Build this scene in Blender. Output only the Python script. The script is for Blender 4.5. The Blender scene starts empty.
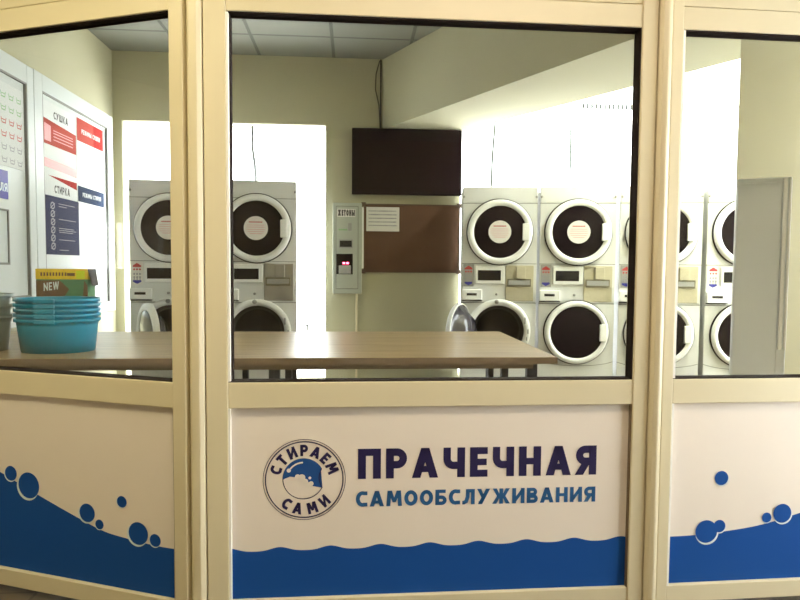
import bpy, bmesh, math, random
from mathutils import Vector, Matrix
random.seed(4)
S = bpy.context.scene
COL = S.collection
PI = math.pi
R = math.radians

# ------------------------------------------------------------------ materials
def mat(name, col, rough=.5, metal=0., spec=.5, noise=0., nscale=20., bump=0., emit=None, estr=0.):
    m = bpy.data.materials.new(name); m.use_nodes = True
    nt = m.node_tree; b = nt.nodes['Principled BSDF']
    b.inputs['Base Color'].default_value = (*col, 1)
    b.inputs['Roughness'].default_value = rough
    b.inputs['Metallic'].default_value = metal
    b.inputs['Specular IOR Level'].default_value = spec
    if emit:
        b.inputs['Emission Color'].default_value = (*emit, 1); b.inputs['Emission Strength'].default_value = estr
    if noise or bump:
        tc = nt.nodes.new('ShaderNodeTexCoord'); n = nt.nodes.new('ShaderNodeTexNoise')
        n.inputs['Scale'].default_value = nscale; n.inputs['Detail'].default_value = 5
        nt.links.new(tc.outputs['Object'], n.inputs['Vector'])
        if noise:
            mx = nt.nodes.new('ShaderNodeMix'); mx.data_type = 'RGBA'
            mx.inputs[6].default_value = (*[c*(1-noise) for c in col], 1)
            mx.inputs[7].default_value = (*[min(1, c*(1+noise)) for c in col], 1)
            nt.links.new(n.outputs['Fac'], mx.inputs[0]); nt.links.new(mx.outputs[2], b.inputs['Base Color'])
        if bump:
            bp = nt.nodes.new('ShaderNodeBump'); bp.inputs['Strength'].default_value = bump; bp.inputs['Distance'].default_value = .004
            nt.links.new(n.outputs['Fac'], bp.inputs['Height']); nt.links.new(bp.outputs['Normal'], b.inputs['Normal'])
    return m

def glass_mat(name, tint=(1, 1, 1), ior=1.5):
    m = bpy.data.materials.new(name); m.use_nodes = True; nt = m.node_tree; nt.nodes.clear()
    o = nt.nodes.new('ShaderNodeOutputMaterial'); mx = nt.nodes.new('ShaderNodeMixShader')
    t = nt.nodes.new('ShaderNodeBsdfTransparent'); g = nt.nodes.new('ShaderNodeBsdfGlossy'); lw = nt.nodes.new('ShaderNodeLayerWeight')
    lw.inputs['Blend'].default_value = .5
    pw = nt.nodes.new('ShaderNodeMath'); pw.operation = 'POWER'; pw.inputs[1].default_value = 5
    f = nt.nodes.new('ShaderNodeMath'); f.operation = 'MULTIPLY_ADD'; f.inputs[1].default_value = .96; f.inputs[2].default_value = .032
    nt.links.new(lw.outputs['Facing'], pw.inputs[0]); nt.links.new(pw.outputs[0], f.inputs[0]); g.inputs['Roughness'].default_value = 0.0
    t.inputs['Color'].default_value = (*tint, 1)
    nt.links.new(f.outputs[0], mx.inputs[0]); nt.links.new(t.outputs[0], mx.inputs[1]); nt.links.new(g.outputs[0], mx.inputs[2])
    nt.links.new(mx.outputs[0], o.inputs[0]); return m

def wood_mat():
    m = bpy.data.materials.new('oak_laminate'); m.use_nodes = True; nt = m.node_tree; b = nt.nodes['Principled BSDF']
    tc = nt.nodes.new('ShaderNodeTexCoord'); mp = nt.nodes.new('ShaderNodeMapping'); mp.inputs['Scale'].default_value = (.9, 14, 14)
    n = nt.nodes.new('ShaderNodeTexNoise'); n.inputs['Scale'].default_value = 2.2; n.inputs['Detail'].default_value = 7
    cr = nt.nodes.new('ShaderNodeValToRGB'); e = cr.color_ramp.elements
    e[0].position = .3; e[0].color = (.27, .19, .085, 1); e[1].position = .75; e[1].color = (.47, .355, .19, 1)
    nt.links.new(tc.outputs['Object'], mp.inputs[0]); nt.links.new(mp.outputs[0], n.inputs['Vector'])
    nt.links.new(n.outputs['Fac'], cr.inputs[0]); nt.links.new(cr.outputs[0], b.inputs['Base Color'])
    b.inputs['Roughness'].default_value = .32; b.inputs['Specular IOR Level'].default_value = .32
    return m

def tile_mat(name, a, b_, sx, sy, ox, oy, line=.012, rough=.7):
    """square tiles in world XY with thin joints"""
    m = bpy.data.materials.new(name); m.use_nodes = True; nt = m.node_tree; b = nt.nodes['Principled BSDF']
    tc = nt.nodes.new('ShaderNodeTexCoord'); mp = nt.nodes.new('ShaderNodeMapping'); mp.inputs['Location'].default_value = (-ox, -oy, 0)
    br = nt.nodes.new('ShaderNodeTexBrick'); br.offset = 0; br.squash = 1
    br.inputs['Scale'].default_value = 1; br.inputs['Brick Width'].default_value = sx; br.inputs['Row Height'].default_value = sy
    br.inputs['Mortar Size'].default_value = line; br.inputs['Color1'].default_value = (*a, 1); br.inputs['Color2'].default_value = (*[c*.97 for c in a], 1)
    br.inputs['Mortar'].default_value = (*b_, 1); br.inputs['Mortar Smooth'].default_value = .1
    nt.links.new(tc.outputs['Object'], mp.inputs[0]); nt.links.new(mp.outputs[0], br.inputs['Vector']); nt.links.new(br.outputs['Color'], b.inputs['Base Color'])
    b.inputs['Roughness'].default_value = rough
    return m

M = dict(
    pvc=mat('cream_pvc', (.73, .65, .44), .38, noise=.03, nscale=6),
    pvc_lit=mat('cream_pvc_lit_edge', (.95, .93, .86), .3),  # paler PVC, paints the light caught by the left jamb
    rubber=mat('dark_glazing_rubber', (.022, .015, .012), .9, spec=.1),
    panel=mat('cream_panel_print', (.86, .775, .675), .55, noise=.025, nscale=5),
    blue=mat('blue_print', (.012, .080, .33), .7, spec=.12),
    deepblue=mat('logo_blue_print', (.015, .085, .31), .45),
    navy=mat('navy_print', (.02, .014, .075), .45),
    midblue=mat('mid_blue_print', (.022, .115, .30), .45),
    whiteprint=mat('pale_print', (.70, .80, .82), .45),
    wall=mat('cream_plaster', (.47, .445, .30), .85, noise=.06, nscale=3, bump=.15),
    hall=mat('hall_plaster', (.60, .52, .36), .85, noise=.05, nscale=3),
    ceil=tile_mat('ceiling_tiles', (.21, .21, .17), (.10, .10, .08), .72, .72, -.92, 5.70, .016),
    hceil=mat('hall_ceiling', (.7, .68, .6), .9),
    floor=tile_mat('floor_tiles', (.13, .10, .07), (.07, .055, .04), .4, .4, 0, 0, .006, .4),
    glass=glass_mat('clear_glass', (.96, .965, .955)),
    outglass=glass_mat('window_glass', (.97, .98, .98)),
    white=mat('white_enamel', (.76, .77, .76), .32, noise=.02, nscale=4),
    white2=mat('white_plastic', (.88, .89, .87), .28),
    greyp=mat('grey_plastic', (.36, .36, .34), .45),
    dark=mat('black_plastic', (.012, .010, .011), .3, spec=.25),
    doorglass=mat('smoked_door_glass', (.010, .006, .009), .15, spec=.12),
    seam=mat('panel_seam', (.22, .22, .20), .7),
    steel=mat('brushed_steel', (.42, .41, .38), .35, metal=.85),
    steel2=mat('coin_box_steel', (.56, .52, .38), .42, metal=.25, noise=.12, nscale=30),
    drum=mat('steel_drum', (.10, .09, .09), .4, metal=.7),
    sticker=mat('sticker_paper', (.80, .78, .74), .6),
    redprint=mat('red_print', (.55, .05, .05), .6),
    pink=mat('pink_print', (.70, .30, .30), .6),
    red=mat('poster_red', (.34, .02, .018), .9, spec=.1),
    redpale=mat('poster_pale_red', (.42, .07, .055), .9, spec=.1),
    poster=mat('poster_paper', (.70, .72, .70), .9, spec=.1),
    pnavy=mat('poster_navy', (.025, .045, .10), .9, spec=.1),
    pgrey=mat('poster_slate_blue', (.045, .052, .11), .9, spec=.1),
    pblue=mat('sign_blue', (.03, .03, .32), .5),
    ink=mat('ink', (.05, .045, .05), .6),
    greyink=mat('grey_ink', (.33, .33, .36), .6),
    greenink=mat('green_ink', (.25, .48, .22), .6),
    board=mat('white_board_pvc', (.60, .64, .62), .45, spec=.3),
    wood=wood_mat(),
    edge=mat('dark_wood_edge_and_shade', (.17, .115, .065), .45),
    legs=mat('dark_table_leg', (.03, .025, .025), .45),
    cork=mat('cork_sheet', (.115, .052, .028), .9, noise=.25, nscale=60, bump=.3),
    corkframe=mat('cork_board_frame', (.10, .055, .035), .5),
    tv=mat('tv_screen', (.008, .003, .006), .3, spec=.12),
    tvb=mat('tv_bezel', (.009, .004, .007), .4, spec=.15),
    token=mat('grey_green_enamel', (.46, .49, .42), .4),
    led=mat('red_led', (.6, .02, .05), .4, emit=(1, .05, .12), estr=6),
    cyan=mat('turquoise_plastic', (.008, .25, .42), .28, spec=.6),
    smoke=mat('smoky_grey_plastic', (.34, .40, .38), .3),
    yellow=mat('carton_yellow', (.80, .55, .03), .5, noise=.3, nscale=25),
    lime=mat('carton_lime', (.62, .72, .02), .5),
    cgreen=mat('carton_green', (.09, .24, .12), .5, noise=.5, nscale=12),
    cbrown=mat('carton_brown', (.16, .085, .045), .5, noise=.4, nscale=30),
    cable=mat('dark_cable', (.05, .045, .04), .6),
    cord=mat('grey_cord', (.06, .07, .07), .6),
    grey=mat('grey_box_enamel', (.70, .74, .76), .3, noise=.03, nscale=4),
    lampe=mat('added_lamp_diffuser', (.9, .9, .85), .5, emit=(1, .88, .54), estr=11),
    lampm=mat('added_lamp_diffuser_warm', (.9, .9, .85), .5, emit=(1, .80, .62), estr=6),
)

M['paleCord'] = mat('pale_cord', (.30, .32, .33), .6)
M['lampw'] = mat('added_cool_lamp_diffuser', (.9, .9, .9), .5, emit=(.95, 1, .95), estr=30)
M['traymat'] = mat('coin_tray_steel', (.20, .18, .12), .45, metal=.2, noise=.2, nscale=30)
M['smokeglass'] = mat('door_bowl_glass', (.045, .042, .055), .12, spec=.6)

# ------------------------------------------------------------------ mesh builder
class MB:
    def __init__(s): s.v = []; s.f = []; s.mi = []; s.sm = []; s.cur = 0; s.smooth = False
    def m(s, i, smooth=False): s.cur = i; s.smooth = smooth; return s
    def add(s, vs, fs):
        o = len(s.v); s.v += [tuple(v) for v in vs]
        for f in fs: s.f.append([o+i for i in f]); s.mi.append(s.cur); s.sm.append(s.smooth)
        return s
    def box(s, x0, x1, y0, y1, z0, z1):
        vs = [(x, y, z) for z in (z0, z1) for y in (y0, y1) for x in (x0, x1)]
        return s.add(vs, [(0, 2, 3, 1), (4, 5, 7, 6), (0, 1, 5, 4), (2, 6, 7, 3), (0, 4, 6, 2), (1, 3, 7, 5)])
    def quadxz(s, x0, x1, z0, z1, y):
        return s.add([(x0, y, z0), (x1, y, z0), (x1, y, z1), (x0, y, z1)], [(0, 1, 2, 3)])
    def poly(s, pts, y):
        return s.add([(p[0], y, p[1]) for p in pts], [tuple(range(len(pts)))])
    def prism(s, plan, z0, z1):
        n = len(plan); vs = [(x, y, z0) for x, y in plan]+[(x, y, z1) for x, y in plan]
        return s.add(vs, [tuple(reversed(range(n))), tuple(range(n, 2*n))]+[(i, (i+1) % n, n+(i+1) % n, n+i) for i in range(n)])
    def lathe_y(s, prof, cx, cz, n=56, cap0=False, cap1=False):
        """prof: list of (radius, y); revolved about the Y axis through (cx, cz)"""
        vs = []; fs = []
        for r, y in prof:
            for k in range(n):
                a = 2*PI*k/n; vs.append((cx+r*math.cos(a), y, cz+r*math.sin(a)))
        for j in range(len(prof)-1):
            for k in range(n):
                k2 = (k+1) % n; fs.append((j*n+k, j*n+k2, (j+1)*n+k2, (j+1)*n+k))
        if cap0: fs.append(tuple(range(n)))
        if cap1: fs.append(tuple(reversed(range((len(prof)-1)*n, len(prof)*n))))
        return s.add(vs, fs)
    def tube(s, pts, r, n=10):
        pts = [Vector(p) for p in pts]; vs = []; fs = []
        for i, p in enumerate(pts):
            d = (pts[min(i+1, len(pts)-1)]-pts[max(i-1, 0)]).normalized()
            a = d.cross(Vector((0, 0, 1)) if abs(d.z) < .9 else Vector((1, 0, 0))).normalized(); b = d.cross(a)
            for k in range(n):
                t = 2*PI*k/n; vs.append(p+a*r*math.cos(t)+b*r*math.sin(t))
        for i in range(len(pts)-1):
            for k in range(n):
                k2 = (k+1) % n; fs.append((i*n+k, i*n+k2, (i+1)*n+k2, (i+1)*n+k))
        fs.append(tuple(range(n))); fs.append(tuple(range((len(pts)-1)*n, len(pts)*n)))
        return s.add(vs, fs)
    def build(s, name, mats, parent=None, bevel=0., loc=None, rot=None):
        me = bpy.data.meshes.new(name); me.from_pydata(s.v, [], s.f)
        if not isinstance(mats, (list, tuple)): mats = [mats]
        for mm in mats: me.materials.append(mm)
        for p, i, sm in zip(me.polygons, s.mi, s.sm): p.material_index = i; p.use_smooth = sm
        bm = bmesh.new(); bm.from_mesh(me); bmesh.ops.recalc_face_normals(bm, faces=bm.faces) if not getattr(s, 'flat', False) else None
        bm.to_mesh(me); bm.free(); me.update()
        o = bpy.data.objects.new(name, me); COL.objects.link(o)
        if parent: o.parent = parent
        if loc: o.location = loc
        if rot is not None: o.rotation_euler = (0, 0, rot)
        if bevel:
            md = o.modifiers.new('bevel', 'BEVEL'); md.width = bevel; md.segments = 2; md.limit_method = 'ANGLE'; md.angle_limit = R(40)
        return o

def flat(): b = MB(); b.flat = True; return b
def empty(name, loc=(0, 0, 0), rz=0, parent=None):
    o = bpy.data.objects.new(name, None); COL.objects.link(o); o.location = loc; o.rotation_euler = (0, 0, rz); o.empty_display_size = .1
    if parent: o.parent = parent
    return o
def tag(o, label=None, cat=None, group=None, kind=None):
    for k, v in (('label', label), ('category', cat), ('group', group), ('kind', kind)):
        if v: o[k] = v
    return o
def struct(o): o['kind'] = 'structure'; return o
def copy_tree(o, parent=None):
    c = o.copy(); COL.objects.link(c); c.parent = parent
    for ch in list(o.children): copy_tree(ch, c)
    return c

# ------------------------------------------------------------------ stroke lettering
def arc(cx, cz, rx, rz, a0, a1, n=10):
    return [(cx+rx*math.cos(R(a0+(a1-a0)*i/n)), cz+rz*math.sin(R(a0+(a1-a0)*i/n))) for i in range(n+1)]
def stroke(pts, s, closed=False):
    P = [Vector(p) for p in pts]; n = len(P); off = []
    for i in range(n):
        a = P[i-1] if (i > 0 or closed) else None; b = P[(i+1) % n] if (i < n-1 or closed) else None
        d1 = (P[i]-a).normalized() if a is not None else None; d2 = (b-P[i]).normalized() if b is not None else None
        if d1 is None: d1 = d2
        if d2 is None: d2 = d1
        n1 = Vector((-d1.y, d1.x)); n2 = Vector((-d2.y, d2.x)); m = (n1+n2)
        m = m.normalized() if m.length > 1e-6 else n1
        k = min(2.2, 1/max(.3, m.dot(n1))); off.append(m*(s/2)*k)
    out = []
    for i in range(n if closed else n-1):
        j = (i+1) % n
        out.append([tuple(P[i]-off[i]), tuple(P[j]-off[j]), tuple(P[j]+off[j]), tuple(P[i]+off[i])])
    return out
def rect(x0, x1, z0, z1): return [[(x0, z0), (x1, z0), (x1, z1), (x0, z1)]]
def slant(x0, z0, x1, z1, w): return [[(x0, z0), (x0+w, z0), (x1+w, z1), (x1, z1)]]
def bowl(w, s, z0, z1, x0=0):
    h = s/2; r = min((z1-z0)/2, w-x0)-h; cx = w-h-r
    return stroke([(x0+h, z1-h)]+arc(cx, (z0+z1)/2, r, (z1-z0)/2-h, 90, -90, 12)+[(x0+h, z0+h)], s)
def glyph(c, s):
    h = s/2; m = .5
    if c == 'П': return .76, rect(0, s, 0, 1)+rect(.76-s, .76, 0, 1)+rect(s, .76-s, 1-s*.9, 1)
    if c == 'Н': return .76, rect(0, s, 0, 1)+rect(.76-s, .76, 0, 1)+rect(s, .76-s, m-s*.42, m+s*.42)
    if c in 'РP': return .70, rect(0, s, 0, 1)+bowl(.70, s*.95, .33, 1)
    if c == 'Ь': return .70, rect(0, s, 0, 1)+bowl(.70, s*.95, 0, .62)
    if c == 'Ы': return .98, rect(0, s, 0, 1)+bowl(.64, s*.95, 0, .62)+rect(.98-s, .98, 0, 1)
    if c == 'Я': return .72, rect(.72-s, .72, 0, 1)+[[(.72-x, z) for x, z in q] for q in bowl(.72, s*.95, .34, 1)]+slant(-.03, 0, .22, .42, s*1.1)
    if c == 'Б': return .70, rect(0, s, 0, 1)+rect(s, .64, 1-s*.9, 1)+bowl(.70, s*.95, 0, .62)
    if c == 'В': return .70, rect(0, s, 0, 1)+bowl(.66, s*.9, .46, 1)+bowl(.71, s*.95, 0, .56)
    if c in 'Е': return .60, rect(0, s, 0, 1)+rect(s, .60, 1-s*.9, 1)+rect(s, .57, m-s*.42, m+s*.42)+rect(s, .60, 0, s*.9)
    if c == 'E': return .60, rect(0, s, 0, 1)+rect(s, .60, 1-s*.9, 1)+rect(s, .57, m-s*.42, m+s*.42)+rect(s, .60, 0, s*.9)
    if c == 'Т': return .66, rect(.33-h, .33+h, 0, 1)+rect(0, .33-h, 1-s*.9, 1)+rect(.33+h, .66, 1-s*.9, 1)
    if c == 'Ч': return .74, rect(.74-s, .74, 0, 1)+stroke([(h, 1)]+arc(h+.22, .62, .22, .22, 180, 270, 8)+[(.74-s*.9, .40)], s*.95)
    if c == 'А': return .88, slant(0, 0, .44-h*1.05, 1, s*1.08)+[[(.88-s*1.08, 0), (.88, 0), (.44+h*1.05, 1), (.44-h*1.05, 1)]]+rect(.22, .66, .19, .19+s*.8)
    if c == 'И': return .78, rect(0, s, 0, 1)+rect(.78-s, .78, 0, 1)+[[(s*.7, .0), (s*.7, .36), (.78-s*.7, 1), (.78-s*.7, .64)]]
    if c == 'N': return .78, rect(0, s, 0, 1)+rect(.78-s, .78, 0, 1)+[[(s*.7, .64), (s*.7, 1), (.78-s*.7, .36), (.78-s*.7, .0)]]
    if c == 'W': return 1.1, slant(.2, 0, 0, 1, s)+slant(.2, 0, .47, 1, s)+slant(.72, 0, .45, 1, s)+slant(.72, 0, .93, 1, s)
    if c == 'М': return .96, slant(0, 0, .07, 1, s)+slant(.96-s, 0, .89-s, 1, s)+[[(.07, 1), (.07+s*1.1, 1), (.48+h*.8, .25), (.48-h*.8, .25)]]+[[(.89-s*1.1, 1), (.89, 1), (.48+h*.8, .25), (.48-h*.8, .25)]]
    if c == 'Л': return .78, rect(.78-s, .78, 0, 1)+rect(.22, .78-s, 1-s*.9, 1)+stroke([(.22+h, 1), (.21+h, .5), (.16+h*.7, .2), (.10, h), (0, h)], s)
    if c == 'У': return .82, slant(.82-s*1.1, 1, .30-s, 0, s*1.1)+[[(0, 1), (s*1.1, 1), (.45+h*.4, .36), (.38, .22)]]+rect(.10, .30, 0, s*.8)
    if c == 'Ж': return 1.12, rect(.56-h, .56+h, 0, 1)+[[(.02, 1), (.02+s*1.1, 1), (.50, .52), (.50, .42), (.34, .42)]]+[[(0, 0), (s*1.1, 0), (.50, .48), (.50, .58), (.34, .58)]]+[[(1.12-.02-s*1.1, 1), (1.12-.02, 1), (.78, .42), (.62, .42), (.62, .52)]]+[[(1.12-s*1.1, 0), (1.12, 0), (.78, .58), (.62, .58), (.62, .48)]]
    if c == 'К': return .74, rect(0, s, 0, 1)+[[(.50, 1), (.72, 1), (s+.20, .48), (s, .48)]]+[[(s, .52), (s+.20, .52), (.75, 0), (.52, 0)]]
    if c == 'Ш': return 1.08, rect(0, s, 0, 1)+rect(.54-h, .54+h, 0, 1)+rect(1.08-s, 1.08, 0, 1)+rect(s, .54-h, 0, s*.9)+rect(.54+h, 1.08-s, 0, s*.9)
    if c == 'О': return .82, stroke(arc(.41, .5, .41-h, .5-h, 0, 345, 22), s, True)
    if c == 'С': return .70, stroke([(.70, 1-h*1.15)]+arc(.41, .5, .41-h, .5-h, 72, 288, 16)+[(.70, h*1.15)], s)
    return .4, []
def text_polys(t, s, gap):
    x = 0; out = []
    for c in t:
        w, g = glyph(c, s)
        out.append((c, x, w, g)); x += w+gap
    return x-gap, out
def add_text(b, t, x0, x1, z0, z1, y, s=.24, gap=.16, slope=0.):
    W, gl = text_polys(t, s, gap); kx = (x1-x0)/W; kz = z1-z0
    for c, gx, w, polys in gl:
        for q in polys:
            b.poly([(x0+(gx+px)*kx, z0+pz*kz+slope*(gx+px)*kx) for px, pz in q], y)
def disc_pts(cx, cz, rx, rz=None, n=36): return [(cx+rx*math.cos(2*PI*k/n), cz+(rz or rx)*math.sin(2*PI*k/n)) for k in range(n)]
def ring_polys(b, cx, cz, r0, r1, y, a0=0, a1=360, n=60):
    for k in range(n):
        p, q = R(a0+(a1-a0)*k/n), R(a0+(a1-a0)*(k+1)/n)
        b.poly([(cx+r0*math.cos(p), cz+r0*math.sin(p)), (cx+r1*math.cos(p), cz+r1*math.sin(p)), (cx+r1*math.cos(q), cz+r1*math.sin(q)), (cx+r0*math.cos(q), cz+r0*math.sin(q))], y)

# ------------------------------------------------------------------ SHELL OF THE PLACE
YB = 6.25; CZ = 3.30; XL = -2.32; XR = 4.3
b = MB(); b.box(XL-.25, XR+.25, 2.66, 6.75, -.1, 0); b.box(-3.8, 4.55, -3.3, 2.66, -.1, 0)
struct(b.build('floor', M['floor']))
CA = 3.75
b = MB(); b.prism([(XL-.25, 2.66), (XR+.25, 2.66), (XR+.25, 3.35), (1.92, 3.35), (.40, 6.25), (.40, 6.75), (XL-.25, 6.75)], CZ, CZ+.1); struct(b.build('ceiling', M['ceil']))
b = MB(); b.prism([(XR+.25, 3.25), (1.8, 3.25), (.2, 6.25), (.2, 6.75), (XR+.25, 6.75)], CA, CA+.1); struct(b.build('ceiling_alcove', M['wall']))
b = MB(); b.box(1.84, XR+.25, 3.22, 3.32, CZ+.1, CA); struct(b.build('trim_2', M['wall']))
b = MB(); b.box(-3.8, 4.55, -3.3, 2.66, 2.75, 2.85); struct(b.build('ceiling_hall', M['hceil']))
b = MB(); b.box(XL-.25, XR+.25, 2.66, 2.76, 2.75, CZ); struct(b.build('wall_header', M['wall']))
# back wall with the glazed door opening on the left, the pier with the television, and the wide window on the right
WX0, WX1 = -2.235, -.277
b = MB()
b.box(XL-.25, WX0, YB, YB+.25, 0, CZ); b.box(WX0, WX1, YB, YB+.25, 2.645, CZ); b.box(WX0, WX1, YB, YB+.25, 0, .10)
b.box(WX1, 1.07, YB, YB+.25, 0, CA)
b.box(1.07, XR, YB+.15, YB+.4, 0, .12); b.box(1.07, XR, YB+.15, YB+.4, 3.68, CA)
struct(b.build('wall_back', M['wall']))
b = MB(); b.box(XL-.25, XL, 2.66, 6.75, 0, CZ); struct(b.build('wall_left', M['wall']))
b = MB()
b.box(XR, XR+.25, 2.66, 2.75, 0, CA); b.box(XR, XR+.25, 3.95, 4.15, 0, CA); b.box(XR, XR+.25, 2.75, 3.95, 0, .4); b.box(XR, XR+.25, 2.75, 3.95, 2.9, CA); b.box(XR, XR+.25, 6.2, 6.75, 0, CA); b.box(XR, XR+.25, 4.15, 6.2, 3.6, CA); b.box(XR, XR+.25, 4.15, 6.2, 0, .3)
struct(b.build('wall_right', M['wall']))
# projecting wall at the right that hides the last machine
b = MB(); b.prism([(2.10, 3.30), (4.3, 4.0), (4.3, 4.2), (2.19, 3.44)], 0, CA); struct(b.build('wall_pier', M['wall']))
# boxed duct hanging across the corner of the room
b = MB(); b.prism([(.283, 6.25), (1.84, 3.30), (2.10, 3.30), (2.76, 3.50), (1.07, 6.25)], 2.615, CA); struct(b.build('trim_1', M['wall']))
# hall
b = MB()
b.box(-3.8, -3.6, -3.3, .36, 0, 2.75); b.box(-3.8, -3.6, 1.08, 2.8, 0, 2.75); b.box(-3.8, -3.6, .36, 1.08, 0, 1.19); b.box(-3.8, -3.6, .36, 1.08, 1.70, 2.75); b.box(-3.8, -3.6, .45, .66, 1.19, 1.70)
b.box(-3.6, -1.86, 2.63, 2.80, 0, 2.75)
struct(b.build('wall_hall_left', M['hall']))
b = MB(); b.box(-3.6, 3.2, -3.3, -3.1, 0, 2.75); struct(b.build('wall_hall_back', M['hall']))
b = MB()
b.box(3.2, 3.4, -3.3, .25, 0, 2.75); b.box(3.2, 3.4, .25, 2.08, 0, .35); b.box(3.2, 3.4, .25, 2.08, 2.45, 2.75)
b.box(2.20, 4.55, 2.17, 2.32, 0, 2.75); b.box(3.2, 3.4, 2.08, 2.17, 0, 2.75)
b.box(4.3, 4.55, 2.32, 2.66, 0, 2.75)
struct(b.build('wall_hall_right', M['hall']))

# windows
def window(name, x0, x1, z0, z1, y, loc, rz, mull=(), rails=(), fw=.05):
    root = empty(name, loc, rz); struct(root)
    b = MB(); b.box(x0, x0+fw, y, y+.06, z0, z1); b.box(x1-fw, x1, y, y+.06, z0, z1); b.box(x0+fw, x1-fw, y, y+.06, z0, z0+fw); b.box(x0+fw, x1-fw, y, y+.06, z1-fw, z1)
    for q in mull: b.box(q-.03, q+.03, y, y+.06, z0+fw, z1-fw)
    for q in rails: b.box(x0+fw, x1-fw, y+.005, y+.055, q-.03, q+.03)
    b.build('window_frame', M['white2'], root, .006)
    b = MB(); b.box(x0+fw, x1-fw, y+.026, y+.034, z0+fw, z1-fw); b.build('window_pane', M['outglass'], root)
    return root
w1 = window('window_1', WX0, WX1, .10, 2.645, 0, (0, YB+.03, 0), 0, fw=.006)
b = MB(); b.box(-.50, -.42, -.045, -.03, .655, .672); b.box(-.475, -.45, -.03, .03, .60, .672); b.build('window_handle', M['greyp'], w1)
b = MB(); b.tube([(-1.0, 0.02, 2.63), (-1.0, .0, 2.42), (-.97, -.01, 2.2), (-.955, -.01, 1.9)], .014); b.build('blind_cord', M['paleCord'], w1)
w2 = window('window_2', 1.07, XR, .12, 3.68, 0, (0, YB+.32, 0), 0, fw=.012)
window('added_window_3', 4.15, 6.2, .3, 3.6, 0, (XR+.1, 0, 0), PI/2)  # unseen side window, added to light the right machines
window('added_window_6', 2.75, 3.95, .4, 2.9, 0, (XR+.1, 0, 0), PI/2)  # added out of view to brighten the projecting wall
window('added_window_4', .25, 2.08, .35, 2.45, 0, (3.36, 0, 0), PI/2, mull=(1.1,))  # added hall window, lights the partition from the right
window('window_5', .36, 1.08, 1.19, 1.70, 0, (-3.66, 0, 0), PI/2, mull=(.80, .924, 1.017), rails=(1.63,), fw=.03)
# blinds hardware in front of the wide window
t = empty('blind_rail', (0, YB+.2, 0)); tag(t, 'thin white blind rail with a row of little dark hooks high in the bright window', 'blind rail')
b = MB(); b.box(2.35, 4.2, -.01, .01, 2.975, 3.0); b.build('rail', M['white2'], t)
for k in range(13):
    b = MB(); x = 2.40+k*.047; b.box(x-.011, x+.011, -.006, .006, 2.925, 2.975); b.build('hook', M['cord'], t)
b = MB(); b.tube([(1.475, 6.47, 3.5), (1.465, 6.46, 2.75), (1.44, 6.45, 2.4), (1.42, 6.45, 1.6)], .012, 6)
c = b.build('blind_cord', M['cord'], w2); c.location = (0, -YB-.32, 0)
b = MB(); b.tube([(2.27, 6.47, 3.5), (2.28, 6.47, 2.6), (2.285, 6.47, 1.6)], .010, 6)
c = b.build('blind_cord', M['cord'], w2); c.location = (0, -YB-.32, 0)

# ------------------------------------------------------------------ PARTITION
def section(label, loc, rz, x0, x1, sl, sr, white_left, panel_fn, left_side=True):
    """local x along the section, z up, y=0 the front of the lower panel; viewer at -y"""
    root = empty('glazed_partition', loc, rz); tag(root, label, 'partition', 'bays of the glazed front of the laundry')
    f = -.022; bk = .05; zt = 2.088; zb = .853; zp = .764; z0 = .09
    def stile(a, c):
        o = MB().box(a, c, f, bk, .0, 2.75).build('stile', M['pvc'], root, .004); return o
    stile(x0-sl, x0); stile(x1, x1+sr)
    MB().box(x0, x1, f+.004, bk-.002, .026, z0).build('bottom_rail', M['pvc'], root, .003)
    MB().box(x0, x1, f+.004, bk-.002, zp, zb).build('middle_rail', M['pvc'], root, .003)
    MB().box(x0, x1, f+.004, bk-.002, zt, 2.166).build('top_rail', M['pvc'], root, .003)
    MB().box(x0, x1, f+.008, bk-.004, 2.169, 2.26).build('transom_rail', M['pvc'], root, .003)
    MB().box(x0, x1, 0.004, .03, 2.26, 2.75).build('transom_panel', M['pvc'], root)
    # glazing bead: dark rubber lining round the pane, lit left edge painted pale
    g = MB(); w = .0045; gy0 = f+.010; gy1 = .034
    g.box(x0, x1, gy0, gy1, zt-w, zt); g.box(x0, x1, gy0, gy1, zb, zb+w); g.box(x1-w, x1, gy0, gy1, zb+w, zt-w)
    g.box(x0+(.0078 if white_left else 0), x0+(.0115 if white_left else w), f+.022, gy1, zb+w, zt-w)
    if white_left: g.m(1).box(x0, x0+.0075, f+.002, gy1, zb+w, zt-w).m(0)
    g.box(x0, x1, .014, .018, zt-.012, zt-w)
    g.build('glazing_bead', [M['rubber'], M['pvc_lit']], root)
    MB().box(x0+w, x1-w, .018, .024, zb+w, zt-w).build('glass_pane', M['glass'], root)
    pb = MB().box(x0, x1, 0, .02, z0, zp)
    lp = pb.build('lower_panel', M['panel'], root)
    b = MB()
    if white_left: b.m(0).box(x0, x0+.007, f+.002, -.0005, z0, zp)  # pale strip paints the lit left jamb
    b.m(1).box(x1-.0035, x1, f+.006, -.0005, z0, zp)  # dark strip paints the shaded right jamb
    b.build('panel_edge_lit_shaded', [M['pvc_lit'], M['edge']], lp)
    panel_fn(lp, x0, x1, z0)
    return root

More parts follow.
